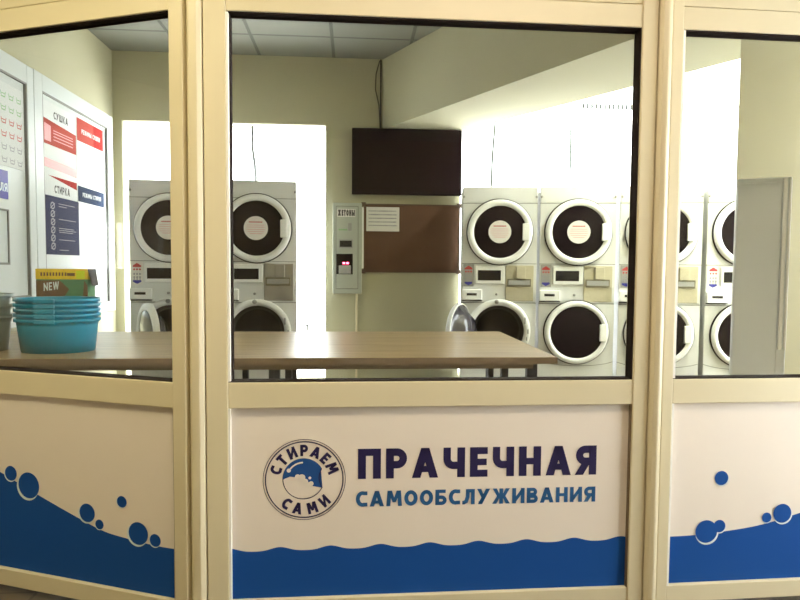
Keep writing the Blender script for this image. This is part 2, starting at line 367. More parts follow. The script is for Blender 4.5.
def bubbles(bb, lst, hl):
    for i, (x, z, r) in enumerate(lst):
        bb.m(1).poly(disc_pts(x, z, r*1.0, r*1.0), -.0016-i*.00005)
        bb.m(0).poly(disc_pts(x+hl*r*.11, z+r*.12, r*.95, r*.95), -.0020-i*.00005)
def wave_fill(bb, top, z0, y=-.0012):
    for (xa, za), (xb, zb_) in zip(top[:-1], top[1:]): bb.poly([(xa, z0), (xb, z0), (xb, zb_), (xa, za)], y)
def smooth_line(pts, n=6):
    out = []
    for i in range(len(pts)-1):
        p0 = pts[max(i-1, 0)]; p1 = pts[i]; p2 = pts[i+1]; p3 = pts[min(i+2, len(pts)-1)]
        for k in range(n):
            t = k/n
            out.append(tuple(.5*((2*p1[j])+(-p0[j]+p2[j])*t+(2*p0[j]-5*p1[j]+4*p2[j]-p3[j])*t*t+(-p0[j]+3*p1[j]-3*p2[j]+p3[j])*t**3) for j in (0, 1)))
    return out+[pts[-1]]

def panel_left(lp, x0, x1, z0):
    w = flat(); wave_fill(w.m(0), smooth_line([(x0, .52), (-.95, .50), (-.778, .457), (-.697, .427), (-.579, .383), (-.419, .327), (-.3, .29), (-.206, .277), (-.128, .27), (-.059, .266), (0, .266)]), z0)
    bubbles(w, [(-.726, .454, .030), (-.643, .414, .052), (-.373, .344, .036), (-.317, .31, .019), (-.218, .405, .022), (-.152, .296, .043), (-.079, .283, .024)], 1)
    w.build('wave_print', [M['blue'], M['whiteprint']], lp)
def panel_right(lp, x0, x1, z0):
    w = flat(); wave_fill(w.m(0), smooth_line([(0, .266), (.097, .268), (.234, .28), (.365, .299), (.518, .339), (.7, .39), (x1, .45)]), z0)
    bubbles(w, [(.2, .477, .028), (.149, .275, .045), (.198, .296, .025), (.384, .323, .020), (.447, .335, .038)], -.6)
    w.build('wave_print', [M['blue'], M['whiteprint']], lp)
def panel_centre(lp, xe, x1, z0):
    x0 = 0.
    top = []
    per = .1755
    for k in range(0, 241):
        x = xe+(x1-xe)*k/240; u = x-x0
        top.append((x, .262+.003*u+.0068*math.cos(2*PI*(u-.164)/per)+.0012*math.cos(4*PI*(u-.164)/per)))
    w = flat(); wave_fill(w, top, z0); w.build('wave_print', M['blue'], lp)
    t = flat(); add_text(t, 'ПРАЧЕЧНАЯ', x0+.435, x0+1.295, .5065, .6135, -.0012, s=.262, gap=.17, slope=-.0015)
    t.build('lettering', M['navy'], lp)
    t = flat(); add_text(t, 'САМООБСЛУЖИВАНИЯ', x0+.428, x0+1.294, .407, .4625, -.0012, s=.24, gap=.14, slope=-.0015)
    t.build('lettering', M['midblue'], lp)
    # round emblem
    cx, cz = x0+.249, .508; e = flat(); y = -.0012
    e.m(0); ring_polys(e, cx, cz, .1408, .1428, y, n=90); ring_polys(e, cx, cz, .1318, .1358, y, n=90)
    k = .00353
    def curved(tx, R0, R1, angs, outward):
        for c, a in zip(tx, angs):
            w_, polys = glyph(c, .26); a = R(a); hh = R1-R0; hw = hh*.95
            rad = Vector((math.cos(a), math.sin(a))); tan = Vector((math.sin(a), -math.cos(a)))
            up = rad if outward else -rad; rt = tan if outward else -tan
            base = Vector((cx, cz))+rad*(R0 if outward else R1)
            for q in polys:
                e.poly([tuple(base+rt*((px-w_/2)*hw)+up*(pz*hh)) for px, pz in q], y)
    curved('СТИРАЕМ', .0835, .1235, [160.5, 137.5, 114.0, 90.5, 67.5, 45.5, 22.0], True)
    curved('САМИ', .0835, .1235, [233.5, 257.0, 285.0, 312.0], False)
    ex, ez, er = cx-.003, cz+.003, .0725
    ring_polys(e, ex, ez, er-.0028, er, y, 28, 333, 70)
    # blue wave filling the upper part of the emblem, bitten at the right, with a foam edge below
    bite_c = (ex+er*1.32, ez+er*.02); br = er*.72
    up_ = []
    for a in range(30, 186, 4): up_.append((ex+er*.99*math.cos(R(a)), ez+er*.99*math.sin(R(a))))
    foam = [(ex-er*.90, ez+er*.02), (ex-er*.65, ez+er*.12), (ex-er*.35, ez+er*.08), (ex-er*.10, ez-er*.05), (ex+er*.10, ez-er*.16), (ex+er*.35, ez-er*.34), (ex+er*.65, ez-er*.40)]
    bite = [(ex+er*.90, ez-er*.45), (ex+er*.80, ez-er*.25), (ex+er*.74, ez+er*.02), (ex+er*.78, ez+er*.27), (ex+er*.87, ez+er*.49)]
    sb = smooth_line(bite, 5)
    poly = up_+foam+sb[:-1]
    bm = bmesh.new(); vs = [bm.verts.new((p[0], y-.0002, p[1])) for p in poly]; fc = bm.faces.new(vs)
    res = bmesh.ops.triangulate(bm, faces=[fc]); bm.verts.index_update()
    e.m(1).add([tuple(v.co) for v in bm.verts], [[v.index for v in f.verts] for f in bm.faces]); bm.free()
    for q in stroke(sb, .0028): e.m(0).poly(q, y-.0003)
    for q in stroke([(p[0], p[1]) for p in arc(ex, ez, er*.80, er*.80, 92, 142, 12)], .0055): e.m(2).poly(q, y-.0005)
    for (dx, dz, rr) in [(-.70, .42, .10), (-.28, .10, .13), (-.08, .06, .17), (.10, -.12, .12), (.30, .04, .07), (.36, -.24, .12), (.22, -.26, .10)]:
        e.m(2).poly(disc_pts(ex+dx*er, ez+dz*er, rr*er, n=20), y-.0005)
    e.build('emblem', [M['navy'], M['deepblue'], M['panel']], lp)

ra = math.atan2(.01, 1.415)
section('middle bay of the glazed partition with emblem and lettering on its lower panel', (-.417, 2.14, 0), ra, -.006, 1.415, .073, .056, True, panel_centre)
section('left angled bay of the glazed partition, blue wave sloping down to the right', (-.618, 2.158, 0), R(-21.05), -1.25, .016, .09, .053, False, panel_left)
section('right bay of the glazed partition, blue wave rising to the right with bubbles', (1.160, 2.154, 0), R(1.4), -.012, .98, .042, .07, True, panel_right)
# corner posts
b = MB(); b.prism([(-.549, 2.122), (-.541, 2.108), (-.514, 2.104), (-.499, 2.116), (-.499, 2.19), (-.55, 2.20)], 0, 2.75)
tag(b.build('corner_post', M['pvc'], None, .004), 'slim cream post between the left angled bay and the middle bay', 'post')
b = MB(); b.prism([(1.057, 2.124), (1.066, 2.112), (1.082, 2.106), (1.097, 2.112), (1.104, 2.19), (1.056, 2.20)], 0, 2.75)
tag(b.build('corner_post', M['pvc'], None, .004), 'slim cream post between the middle bay and the right bay', 'post')

# ------------------------------------------------------------------ STACKED MACHINES
MW = .69; MH = 1.98; MD = .48
DC = 1.577; WC = .664
def panel_hole(bb, x0, x1, ztop, zbot_fn, cx, cz, r, y, n=64):
    """front sheet with a round hole; bottom edge follows zbot_fn"""
    outer = []; inner = []
    zb = lambda x: zbot_fn(x)
    for k in range(n):
        a = 2*PI*k/n; c, s_ = math.cos(a), math.sin(a); inner.append((cx+r*c, cz+r*s_))
        ts = []
        if c > 1e-6: ts.append((x1-cx)/c)
        if c < -1e-6: ts.append((x0-cx)/c)
        if s_ > 1e-6: ts.append((ztop-cz)/s_)
        if s_ < -1e-6:
            t = (zb(cx)-cz)/s_
            for _ in range(6): t = (zb(max(x0, min(x1, cx+t*c)))-cz)/s_
            ts.append(t)
        t = min(ts); outer.append((cx+t*c, cz+t*s_))
    # snap the nearest outer points to the corners
    for X in (x0, x1):
        for Z in (ztop, zb(X)):
            i = min(range(n), key=lambda q: (outer[q][0]-X)**2+(outer[q][1]-Z)**2); outer[i] = (X, Z)
    vs = [(p[0], y, p[1]) for p in outer]+[(p[0], y, p[1]) for p in inner]
    bb.add(vs, [(k, (k+1) % n, n+(k+1) % n, n+k) for k in range(n)])
def smile(x): u = x/(MW/2); return .355+.040*u*u*u*u*.4+.028*u*u

def machine_shell(root, coin):
    h = MW/2-.004
    b = MB(); b.box(-h, h, .012, MD, .03, 1.27); b2 = b
    b = MB()
    b.box(-h, -h+.01, .01, MD, .03, 1.985); b.box(h-.01, h, .01, MD, .03, 1.985); b.box(-h+.01, h-.01, MD-.01, MD, .03, 1.985)
    b.box(-h+.01, h-.01, .01, MD-.01, 1.975, 1.985); b.box(-h+.01, h-.01, .01, MD-.01, .03, .04); b.box(-h+.01, h-.01, .016, MD-.01, 1.278, 1.288); b.box(-h+.01, h-.01, .016, MD-.01, .927, .937)
    b.box(-h+.02, h-.02, .05, MD-.03, 0, .03)
    b.build('cabinet', M['white'], root, .004)
    b = MB(); b.box(-h, h, 0, .014, 1.842, 1.992); b.build('top_panel', M['white'], root, .006)
    b = MB(); panel_hole(b, -h, h, 1.838, lambda x: 1.290, 0, DC, .24, 0); b.build('dryer_front', M['white'], root)
    b = MB(); panel_hole(b, -h, h, .923, smile, 0, WC, .235, 0); b.build('washer_front', M['white'], root)
    b = MB(); n = 24
    pts = [(-h+2*h*k/n) for k in range(n+1)]
    vs = [(x, .001, .03) for x in pts]+[(x, .001, smile(x)-.005) for x in pts]
    b.add(vs, [(k, k+1, n+2+k, n+1+k) for k in range(n)]); b.build('base_panel', M['white'], root)
    b = MB(); vs = [(x, .006, smile(x)-.008) for x in pts]+[(x, .006, smile(x)+.004) for x in pts]
    b.add(vs, [(k, k+1, n+2+k, n+1+k) for k in range(n)])
    b.build('seam', M['seam'], root)
    for za, zc_ in ((1.836, 1.845), (1.284, 1.292), (.921, .929)): MB().box(-h, h, .004, .010, za, zc_).build('seam', M['seam'], root)
    # lock studs at the upper corners
    for sx in (-1, 1):
        b = MB().m(0, True); b.lathe_y([(.011, 0), (.011, -.008), (.007, -.012), (.0, -.012)], sx*(h-.010), 1.900, 14); b.build('lock_stud', M['greyp'], root)
    # control panel
    cp = MB().box(-h, h, 0, .014, .929, 1.284).build('control_panel', M['white'], root, .004)
    ox = -MW/2
    b = MB(); b.box(ox+.125, ox+.395, -.018, 0, 1.098, 1.268); bz = b.build('display_bezel', M['white2'], cp, .012)
    b = MB(); b.box(ox+.150, ox+.360, -.0205, -.016, 1.132, 1.226); b.build('display', M['dark'], bz)
    # care label: red arrow block, dots, blue arrow block
    b = MB(); b.m(0).box(ox+.015, ox+.112, -.004, 0, 1.075, 1.282)
    lx = ox+.0635
    b.m(1).poly([(lx-.035, 1.232), (lx+.035, 1.232), (lx+.035, 1.245), (lx, 1.268), (lx-.035, 1.245)], -.0045)
    b.m(2).poly([(lx-.035, 1.118), (lx-.035, 1.103), (lx, 1.085), (lx+.035, 1.103), (lx+.035, 1.118)], -.0045)
    for r_ in range(3):
        for c_ in range(3):
            b.m(1 if r_ == 0 else 3).poly(disc_pts(lx-.024+c_*.024, 1.212-r_*.028-(.012 if r_ else 0), .008, .009, 10), -.0045)
    for c_ in range(3): b.m(3).quadxz(lx-.028+c_*.024, lx-.020+c_*.024, 1.120, 1.150, -.0045)
    b.build('care_label', [M[coin[1]], M['redprint'], M['pblue'], M['greyink']], cp)
    b = MB(); b.box(ox+.004, ox+.190, -.036, 0, .950, 1.048); dr = b.build('coin_drawer', M['white2'], cp, .008)
    b = MB(); b.box(ox+.048, ox+.140, -.038, -.034, .992, 1.014); b.build('slot', M['dark'], dr)
    b = MB(); b.box(ox+.006, ox+.188, -.034, -.004, .940, .9485); b.build('shadow_gap', M['dark'], dr)
    b = MB().m(0, True); b.lathe_y([(.013, 0), (.013, -.008), (.008, -.012), (0, -.012)], ox+.325, 1.006, 16); b.build('key_lock', M['greyp'], cp)
    b = MB(); b.box(ox+.405, ox+.660, -.012, 0, .945, 1.272); cb = b.build('coin_box', M[coin[0]], cp, .004)
    b = MB(); b.box(ox+.500, ox+.585, -.034, -.012, 1.150, 1.262); b.build('coin_slot_housing', M[coin[0]], cb, .004)
    b = MB(); b.box(ox+.420, ox+.635, -.026, -.012, 1.078, 1.150); b.build('coin_tray', M['traymat'], cb, .003)
    b = MB(); b.box(ox+.430, ox+.625, -.028, -.024, 1.094, 1.136); b.build('tray_window', M['greyp'], cb)

def glazed_door(name, root, zc, ring=.296, gl=.2425, sticker=True, handle_z=0., sunk=False):
    """a round door: outer ring, smoked convex glass, handle block, round notice"""
    b = MB().m(0, True)
    b.lathe_y([(ring+.010, .0), (ring+.010, -.016), (ring, -.017)], 0, zc, 64)
    b.m(1, True).lathe_y([(ring+.001, -.002), (ring+.001, -.035), (ring-.006, -.046), (ring-.022, -.052), (gl+.01, -.050), (gl, -.044), (gl-.006, -.036)], 0, zc, 64)
    o = b.build(name, [M['dark'], M['white2']], root)
    b = MB().m(0, True); prof = [(gl, -.038)]
    for k in range(1, 10): t = k/10; prof.append((gl*(1-t), -.038-.016*math.sin(t*PI/2)))
    prof.append((0.0005, -.054)); b.lathe_y(prof, 0, zc, 64)
    g = b.build('door_glass', M['doorglass'], o)
    b = MB(); b.box(.203, .264, -.060, -.036, zc+handle_z-.078, zc+handle_z+.078)
    hd = b.build('handle', M['white2'], o, .005)
    if sticker:
        b = MB().m(0); b.lathe_y([(.103, -.050), (.103, -.0565), (.0005, -.0565)], -.004, zc, 40)
        b.m(1); y = -.0570
        ix = -.004
        for i, (zz, hw, nseg, hgt) in enumerate([(.052, .058, 8, .012), (.026, .074, 12, .006), (.008, .078, 12, .006), (-.012, .078, 12, .006), (-.030, .070, 10, .006), (-.048, .052, 6, .006)]):
            for q in range(nseg):
                xa = ix-hw+2*hw*q/nseg
                b.m(1 if i == 0 else 2).quadxz(xa+.001, xa+2*hw/nseg-.003, zc+zz-hgt/2, zc+zz+hgt/2, y)
        b.build('notice_sticker', [M['sticker'], M['redprint'], M['pink']], o)
    return o

def open_washer(root, angle=125):
    zc = WC
    b = MB().m(0, True)
    b.lathe_y([(.294, 0), (.294, -.014), (.288, -.026), (.262, -.030), (.245, -.022), (.236, -.004), (.232, .02)], 0, zc, 64)
    o = b.build('door_surround', M['white2'], root)
    b = MB().m(0, True); b.lathe_y([(.236, .0), (.215, .05), (.20, .07), (.235, .09), (.235, .42), (.0005, .44)], 0, zc, 48)
    b.build('drum', M['drum'], root)
    b = MB().m(0, True); b.lathe_y([(.020, -.028), (.020, -.036), (.012, -.040), (0, -.040)], -.02, zc+.272, 18); b.build('lock_knob', M['greyp'], o)
    for q in ((.262, .276, -.034, -.026, zc-.02, zc+.02), (.252, .262, -.032, -.026, zc-.085, zc-.050), (.232, .247, -.034, -.026, zc+.07, zc+.13)):
        MB().box(*q).build('latch_catch', M['greyp'], o)
    # door hinged at the left, swung open
    e = empty('washer_door', (-.262, -.032, 0), 0, root)
    e.rotation_euler = (0, 0, -R(angle))
    bb = MB().m(0, True); c = .272
    bb.lathe_y([(.268, .014), (.268, -.018), (.258, -.028), (.215, -.028), (.208, -.02)], c, zc, 56)
    bb.lathe_y([(.268, .014), (.258, .017)], c, zc, 56)
    bb.build('door_ring', M['white2'], e)
    bb = MB().m(0, True)
    bb.lathe_y([(.210, -.022), (.150, -.034), (.0005, -.040)], c, zc, 48)
    bb.lathe_y([(.259, .016), (.22, .028), (.190, .070), (.150, .110), (.090, .130), (.0005, .135)], c, zc, 48)
    bb.build('door_glass', M['smokeglass'], e)
    bb = MB(); bb.box(-.012, .02, -.012, .014, zc-.05, zc+.05); bb.build('hinge', M['steel'], e)
    return e

def make_machine(label, plan, rz, opened, coin, group):
    root = empty('stacked_washer_dryer', (plan[0], plan[1], 0), rz); tag(root, label, 'washing machine', group)
    machine_shell(root, coin)
    glazed_door('dryer_door', root, DC)
    if opened: open_washer(root, opened)
    else: glazed_door('washer_door', root, WC, .288, .242, False, .0)
    return root
def centre(lx, ly, rz): return (lx+.345*math.cos(rz), ly+.345*math.sin(rz))
GR = 'stacked machines along the window on the right'; GL = 'stacked machines in front of the left window'
r8 = R(-8)
make_machine('white stacked washer and dryer beside the cork board, its washer door swung open', centre(1.000, 5.70, r8), r8, 113, ('steel2', 'greyp'), GR)
make_machine('white stacked washer and dryer wholly in view, both doors shut, at the table corner', centre(1.698, 5.59, r8), r8, 0, ('steel2', 'greyp'), GR)
m3 = make_machine('white stacked washer and dryer half hidden behind the post left of the right bay', centre(2.415, 5.47, R(-11)), R(-11), 0, ('steel2', 'greyp'), GR)
make_machine('white stacked washer and dryer partly hidden by the tall grey box', centre(3.135, 5.32, r8), r8, 0, ('white2', 'sticker'), GR)
make_machine('grey-looking stacked washer and dryer seen through the angled left bay, washer door open', (-1.605, 5.60), R(4), 60, ('steel', 'sticker'), GL)
make_machine('stacked washer and dryer at the left edge of the middle bay, steel coin box', (-.845, 5.53), R(4), 118, ('steel', 'greyp'), GL)

m3.scale = (1.04, 1, 1)
# ------------------------------------------------------------------ TABLE
TY0, TY1, TX0, TX1 = 3.055, 4.30, -2.26, 1.03
t = empty('folding_table', (0, 3.68, 0)); tag(t, 'long oak-look laundry folding table with a dark edge, behind the glass', 'table')
b = MB(); b.box(TX0, TX1, TY0-3.68, TY1-3.68, .766, .80); b.build('tabletop', M['wood'], t, .003)
b = MB(); b.box(TX0, TX1+.003, TY0-3.683, TY0-3.68, .7655, .7985); b.box(TX1, TX1+.003, TY0-3.68, TY1-3.68, .7655, .7985); b.build('edge_band', M['edge'], t)
b = MB(); b.box(TX0+.1, TX1-.1, -.55, -.52, .73, .766); b.box(TX0+.1, TX1-.1, .50, .53, .73, .766); b.build('apron_bar', M['edge'], t)
for (x, y, w) in [(-.545, -.50, .028), (-.40, -.50, .055), (-.335, -.44, .034), (.725, -.46, .03), (.815, -.40, .038), (.935, -.50, .055), (-2.1, -.5, .04), (-2.1, .5, .04), (-.40, .5, .04), (.935, .5, .045)]:
    b = MB(); b.box(x-w/2, x+w/2, y-.02, y+.02, 0, .766); b.build('leg', M['legs'], t, .003)

# ------------------------------------------------------------------ BASINS
def basin(name, x, y, z, mt, rx, ry, h, tab):
    root = empty(name, (x, y, z)); n = 56
    b = MB().m(0, True)
    prof = [(.0, .004), (.80, .004), (.835, .008), (.92, h*.80), (.93, h-.004), (1.0, h), (1.0, h-.016), (.985, h-.016), (.955, h-.006), (.93, h*.78), (.845, 0), (0.0, 0)]
    vs = []; fs = []
    for r_, zz in prof:
        for k in range(n):
            a = 2*PI*k/n; vs.append((max(r_, .002)*rx*math.cos(a), max(r_, .002)*ry*math.sin(a), zz))
    for j in range(len(prof)-1):
        for k in range(n): fs.append((j*n+k, j*n+(k+1) % n, (j+1)*n+(k+1) % n, (j+1)*n+k))
    b.add(vs, fs); b.build('bowl', mt, root)
    if tab:
        b = MB(); b.box(-.042, .058, -ry-.004, -ry*.93, h-.020, h+.001); b.build('handle', mt, root, .004)
        b = MB(); b.box(-.042, .058, ry*.93, ry+.004, h-.020, h+.001); b.build('handle', mt, root, .004)
    return root
desc = ['turquoise oval basin, lowest of the stack beside the detergent carton', 'turquoise oval basin nested second from the bottom of the stack', 'turquoise oval basin in the middle of the stack of five',
        'turquoise oval basin nested second from the top of the stack', 'turquoise oval basin, topmost of the stack, with its open rim showing']
for k in range(5):
    o = basin('plastic_basin', -1.535, 3.345, .801+k*.026, M['cyan'], .208, .165, .172, True)
    tag(o, desc[k], 'basin', 'turquoise basins stacked on the table')
gd = ['smoky grey basin, lowest of three at the left edge of the picture', 'smoky grey basin in the middle of three at the left edge', 'smoky grey basin, topmost of three at the left edge of the picture']
for k in range(3):
    o = basin('plastic_basin', -1.99, 3.36, .801+k*.055, M['smoke'], .215, .165, .185, True)
    tag(o, gd[k], 'basin', 'smoky grey basins stacked on the table')

# ------------------------------------------------------------------ DETERGENT CARTON
t = empty('detergent_carton', (-1.62, 3.68, .80), R(3)); tag(t, 'yellow and green detergent carton with NEW on it, behind the turquoise basins', 'carton')
b = MB(); b.m(0).box(-.155, .118, -.06, .06, 0, .370); b.build('box', M['cgreen'], t, .002)
b = MB(); b.m(0).box(-.157, .120, -.062, .062, .366, .425)
b.m(1).quadxz(.058, .105, .370, .415, -.0625)
b.m(2).quadxz(.01, .052, .385, .402, -.0625)
for k in range(9): b.m(2).quadxz(-.13+k*.016, -.121+k*.016, .385, .405, -.0625)
b.build('lid', [M['yellow'], M['lime'], M['cbrown']], t, .002)
b = flat(); add_text(b, 'NEW', -.115, -.035, .300, .345, -.0612, s=.2, gap=.18, slope=.12); b.build('lettering', M['whiteprint'], t)
b = flat(); b.poly([(-.155, .22), (-.155, .36), (-.03, .36), (.02, .31), (-.04, .22)], -.0606); b.poly([(.09, .23), (.118, .23), (.118, .33), (.10, .36)], -.0606)
b.build('printed_patch', M['cbrown'], t)
b = MB(); b.add([(.120, -.062, .425), (.120, .062, .425), (.138, .05, .33), (.138, -.05, .33)], [(0, 1, 2, 3)]); b.add([(.122, -.062, .425), (.122, .062, .425), (.140, .05, .33), (.140, -.05, .33)], [(3, 2, 1, 0)]); b.build('flap', M['ink'], t)

# ------------------------------------------------------------------ LEFT WALL BOARDS AND POSTERS  (local x = world +y, seen from +x)
def wall_thing(name, y, z=0, off=0.): return empty(name, (XL+off, y, z), PI/2)
def board(label, y0, y1, z0, z1, iy0, iy1, iz0, iz1):
    t = wall_thing('notice_board', 0); tag(t, label, 'notice board', 'white notice boards on the left wall')
    b = MB(); b.box(y0, iy0, -.035, 0, z0, z1); b.box(iy1, y1, -.035, 0, z0, z1); b.box(iy0, iy1, -.035, 0, iz1, z1); b.box(iy0, iy1, -.035, 0, z0, iz0); b.build('frame', M['board'], t, .003)
    b = MB(); b.box(iy0, iy1, -.014, 0, iz0, iz1); b.build('panel', M['board'], t)
    b = MB(); w = .012; b.box(iy0, iy0+w, -.032, -.014, iz0, iz1); b.box(iy1-w, iy1, -.032, -.014, iz0, iz1); b.box(iy0+w, iy1-w, -.032, -.014, iz1-w, iz1); b.box(iy0+w, iy1-w, -.032, -.014, iz0, iz0+w); b.build('inner_bead', M['seam'], t)
    return t
board('white framed notice board nearer the glass, with the care symbols sheet', 3.65, 4.69, .82, 2.64, 3.74, 4.60, 1.02, 2.515)
board('white framed notice board in the far left corner, with the red and blue posters', 4.695, 6.15, .82, 2.645, 4.815, 6.03, .90, 2.525)
def sheet(label, cat, y0, y1, z0, z1, mt, off=-.018, nm='poster'):
    t = wall_thing(nm, 0); tag(t, label, cat)
    b = MB(); b.box(y0, y1, off-.002, off+.003, z0, z1); b.build('sheet', mt, t)
    return t, off-.0028
# care symbol sheet
t, y = sheet('white sheet with rows of green and red laundry care symbols', 'poster', 4.05, 4.57, 1.90, 2.445, M['poster'])
b = flat()
for r_ in range(6):
    for c_ in range(5):
        x = 4.10+c_*.095; z = 2.385-r_*.085; mi = 0 if r_ < 2 else (1 if r_ < 4 else 2)
        b.m(mi)
        for q in (stroke([(x, z), (x+.01, z-.035), (x+.05, z-.035), (x+.06, z)], .007)+stroke([(x+.01, z-.014), (x+.05, z-.014)], .006)): b.poly(q, y)
b.build('care_symbols', [M['greenink'], M['redprint'], M['greyink']], t)
t, y = sheet('small blue sign with white letters under the care symbols sheet', 'sign', 3.98, 4.355, 1.68, 1.868, M['pblue'], nm='wall_sign')
b = flat(); add_text(b, 'ЕЛЯ', 4.215, 4.345, 1.728, 1.785, y, s=.22); b.build('lettering', M['whiteprint'], t)
t = wall_thing('picture_frame', 0); tag(t, 'small dark-edged frame holding a pale sheet, below the blue sign', 'frame')
b = MB(); b.box(4.0, 4.34, -.030, -.014, 1.245, 1.26); b.box(4.0, 4.34, -.030, -.014, 1.60, 1.612); b.box(4.328, 4.34, -.030, -.014, 1.26, 1.60); b.box(4.0, 4.012, -.030, -.014, 1.26, 1.60); b.build('frame', M['seam'], t)
b = MB(); b.box(4.012, 4.328, -.022, -.014, 1.26, 1.60); b.build('sheet', M['board'], t)
# drying / washing poster, left half
t, y = sheet('white poster titled for drying and washing with pale red bands', 'poster', 4.84, 5.395, 1.775, 2.475, M['poster'])
b = flat()
b.m(0).poly([(4.845, 2.155), (5.39, 2.155), (5.39, 2.315), (4.845, 2.345)], y)
b.m(1).poly([(4.86, 2.18), (4.96, 2.18), (4.96, 2.30), (4.86, 2.31)], y-.0004)
for z in (2.20, 2.225, 2.25, 2.27): b.m(1).quadxz(5.0, 5.33, z, z+.008, y-.0004)
b.m(2).poly([(4.845, 1.985), (5.39, 1.965), (5.39, 2.035), (4.845, 2.05)], y)
b.m(3).poly([(4.9, 1.925), (5.39, 1.865), (5.39, 1.925)], y)
b.build('red_bands', [M['redpale'], M['pink'], M['pink'], M['red']], t)
b = flat(); add_text(b, 'СУШКА', 5.01, 5.25, 2.365, 2.42, y, s=.24); add_text(b, 'СТИРКА', 5.0, 5.26, 1.80, 1.86, y, s=.24); b.build('lettering', M['ink'], t)
# right half
t, y = sheet('white poster with a red heading above and a navy heading below, nearest the room corner', 'poster', 5.405, 5.965, 1.765, 2.485, M['poster'])
b = flat()
b.m(0).poly([(5.41, 2.285), (5.74, 2.285), (5.74, 2.475), (5.41, 2.475)], y); b.m(1).poly([(5.74, 2.285), (5.95, 2.285), (5.95, 2.475), (5.74, 2.475)], y)
b.m(2).poly([(5.41, 1.78), (5.95, 1.775), (5.95, 1.905), (5.41, 1.91)], y)
for k in range(3):
    for q in range(4): b.m(3).quadxz(5.80, 5.92-.02*(q % 2), 2.18-k*.09-q*.016, 2.186-k*.09-q*.016, y)
for q in range(2): b.m(4).quadxz(5.47, 5.90, 1.955-q*.02, 1.96-q*.02, y)
b.build('headings', [M['redpale'], M['red'], M['pnavy'], M['greyink'], M['pink']], t)
b = flat(); add_text(b, 'РЕЖИМЫ СУШКИ', 5.50, 5.88, 2.355, 2.395, y-.0005, s=.25); add_text(b, 'РЕЖИМЫ СТИРКИ', 5.50, 5.88, 1.825, 1.862, y-.0005, s=.25); b.build('lettering', M['poster'], t)
# slate sheet
t, y = sheet('slate blue instruction sheet with a pale icon column, under the washing title', 'poster', 4.85, 5.42, 1.325, 1.772, M['pgrey'])
b = flat()
for k in range(6):
    z = 1.70-k*.062
    for q in stroke(disc_pts(4.965, z, .030, .024, 10), .010, True)+stroke([(4.93, z-.02), (5.0, z+.02)], .008): b.poly(q, y)
for z, x1 in ((1.72, 5.34), (1.70, 5.20), (1.60, 5.36), (1.53, 5.32), (1.515, 5.36), (1.50, 5.30), (1.44, 5.34), (1.36, 5.22)): b.quadxz(5.06, x1, z, z+.005, y)
b.build('icons_and_lines', M['greyink'], t)

# ------------------------------------------------------------------ BACK PIER: TV, cork board, token box
t = empty('television', (0, YB, 0)); tag(t, 'black wall-mounted flat television above the cork board', 'television')
b = MB(); b.box(-.02, 1.068, -.10, -.05, 1.962, 2.605); b.build('bezel', M['tvb'], t, .006)
b = MB(); b.box(0, 1.05, -.103, -.098, 1.985, 2.588); b.build('screen', M['tv'], t)
b = MB(); b.box(.35, .70, -.05, -.002, 2.15, 2.45); b.build('wall_bracket', M['dark'], t)
b = MB(); b.tube([(.262, 6.235, 3.29), (.262, 6.235, 3.0), (.262, 6.235, 2.6)], .008, 8); b.tube([(.25, 6.235, 3.28), (.215, 6.235, 3.15), (.21, 6.235, 3.0), (.245, 6.235, 2.85), (.258, 6.235, 2.6)], .005, 8)
tag(b.build('television_cable', M['cable']), 'dark cable running down the ceiling corner to the television', 'cable')
t = empty('cork_board', (0, YB, 0)); tag(t, 'brown cork board with dark corner clips below the television', 'notice board')
b = MB(); b.box(.100, 1.060, -.020, 0, 1.205, 1.865); b.build('cork_sheet', M['cork'], t)
b = MB(); b.box(.090, 1.070, -.026, 0, 1.865, 1.877); b.box(.090, 1.070, -.026, 0, 1.193, 1.205); b.box(1.060, 1.070, -.026, 0, 1.205, 1.865); b.build('frame', M['corkframe'], t)
b = MB(); b.box(.083, .100, -.03, 0, 1.235, 1.84); b.build('white_strip', M['white2'], t)
for (x, z) in ((.098, 1.868), (.098, 1.205), (1.058, 1.868), (1.058, 1.205)):
    b = MB(); b.box(x-.022, x+.022, -.034, -.022, z-.022, z+.022); b.build('corner_clip', M['corkframe'], t)
t = empty('paper_notice', (0, YB, 0)); tag(t, 'small white printed notice pinned on the cork board', 'notice')
b = MB(); b.box(.125, .455, -.0235, -.0215, 1.605, 1.845); b.build('sheet', M['sticker'], t)
b = flat()
for k in range(5):
    n = 14
    for q in range(n):
        xa = .150+q*.020; b.quadxz(xa, xa+random.uniform(.010, .019), 1.800-k*.036, 1.812-k*.036, -.0241)
b.build('print_lines', M['greyink'], t)
# token dispenser
t = empty('token_dispenser', (0, YB, 0)); tag(t, 'narrow grey-green token box with a red glowing display, left of the cork board', 'token dispenser')
b = MB(); b.box(-.205, .080, -.13, 0, .985, 1.872); b.build('case', M['token'], t, .006)
b = MB(); b.box(-.168, .040, -.140, -.13, 1.035, 1.835); d = b.build('door', M['token'], t, .003)
b = MB(); b.box(-.173, -.168, -.134, -.13, 1.03, 1.84); b.box(.040, .046, -.134, -.13, 1.03, 1.84); b.box(-.168, .040, -.134, -.13, 1.835, 1.841); b.box(-.168, .040, -.134, -.13, 1.029, 1.035); b.build('door_seam', M['seam'], t)
b = MB(); b.m(0).box(-.160, .015, -.142, -.14, 1.735, 1.812); pl = b.build('name_plate', M['sticker'], d)
b = flat(); add_text(b, 'ЖЕТОНЫ', -.155, .010, 1.744, 1.804, -.1425, s=.34); b.build('lettering', M['ink'], pl)
b = MB(); b.box(-.055, -.020, -.146, -.14, 1.600, 1.675); b.build('coin_slot', M['greyp'], d, .002)
b = flat(); 
for q in range(5): b.quadxz(-.145+q*.017, -.132+q*.017, 1.602, 1.618, -.1405)
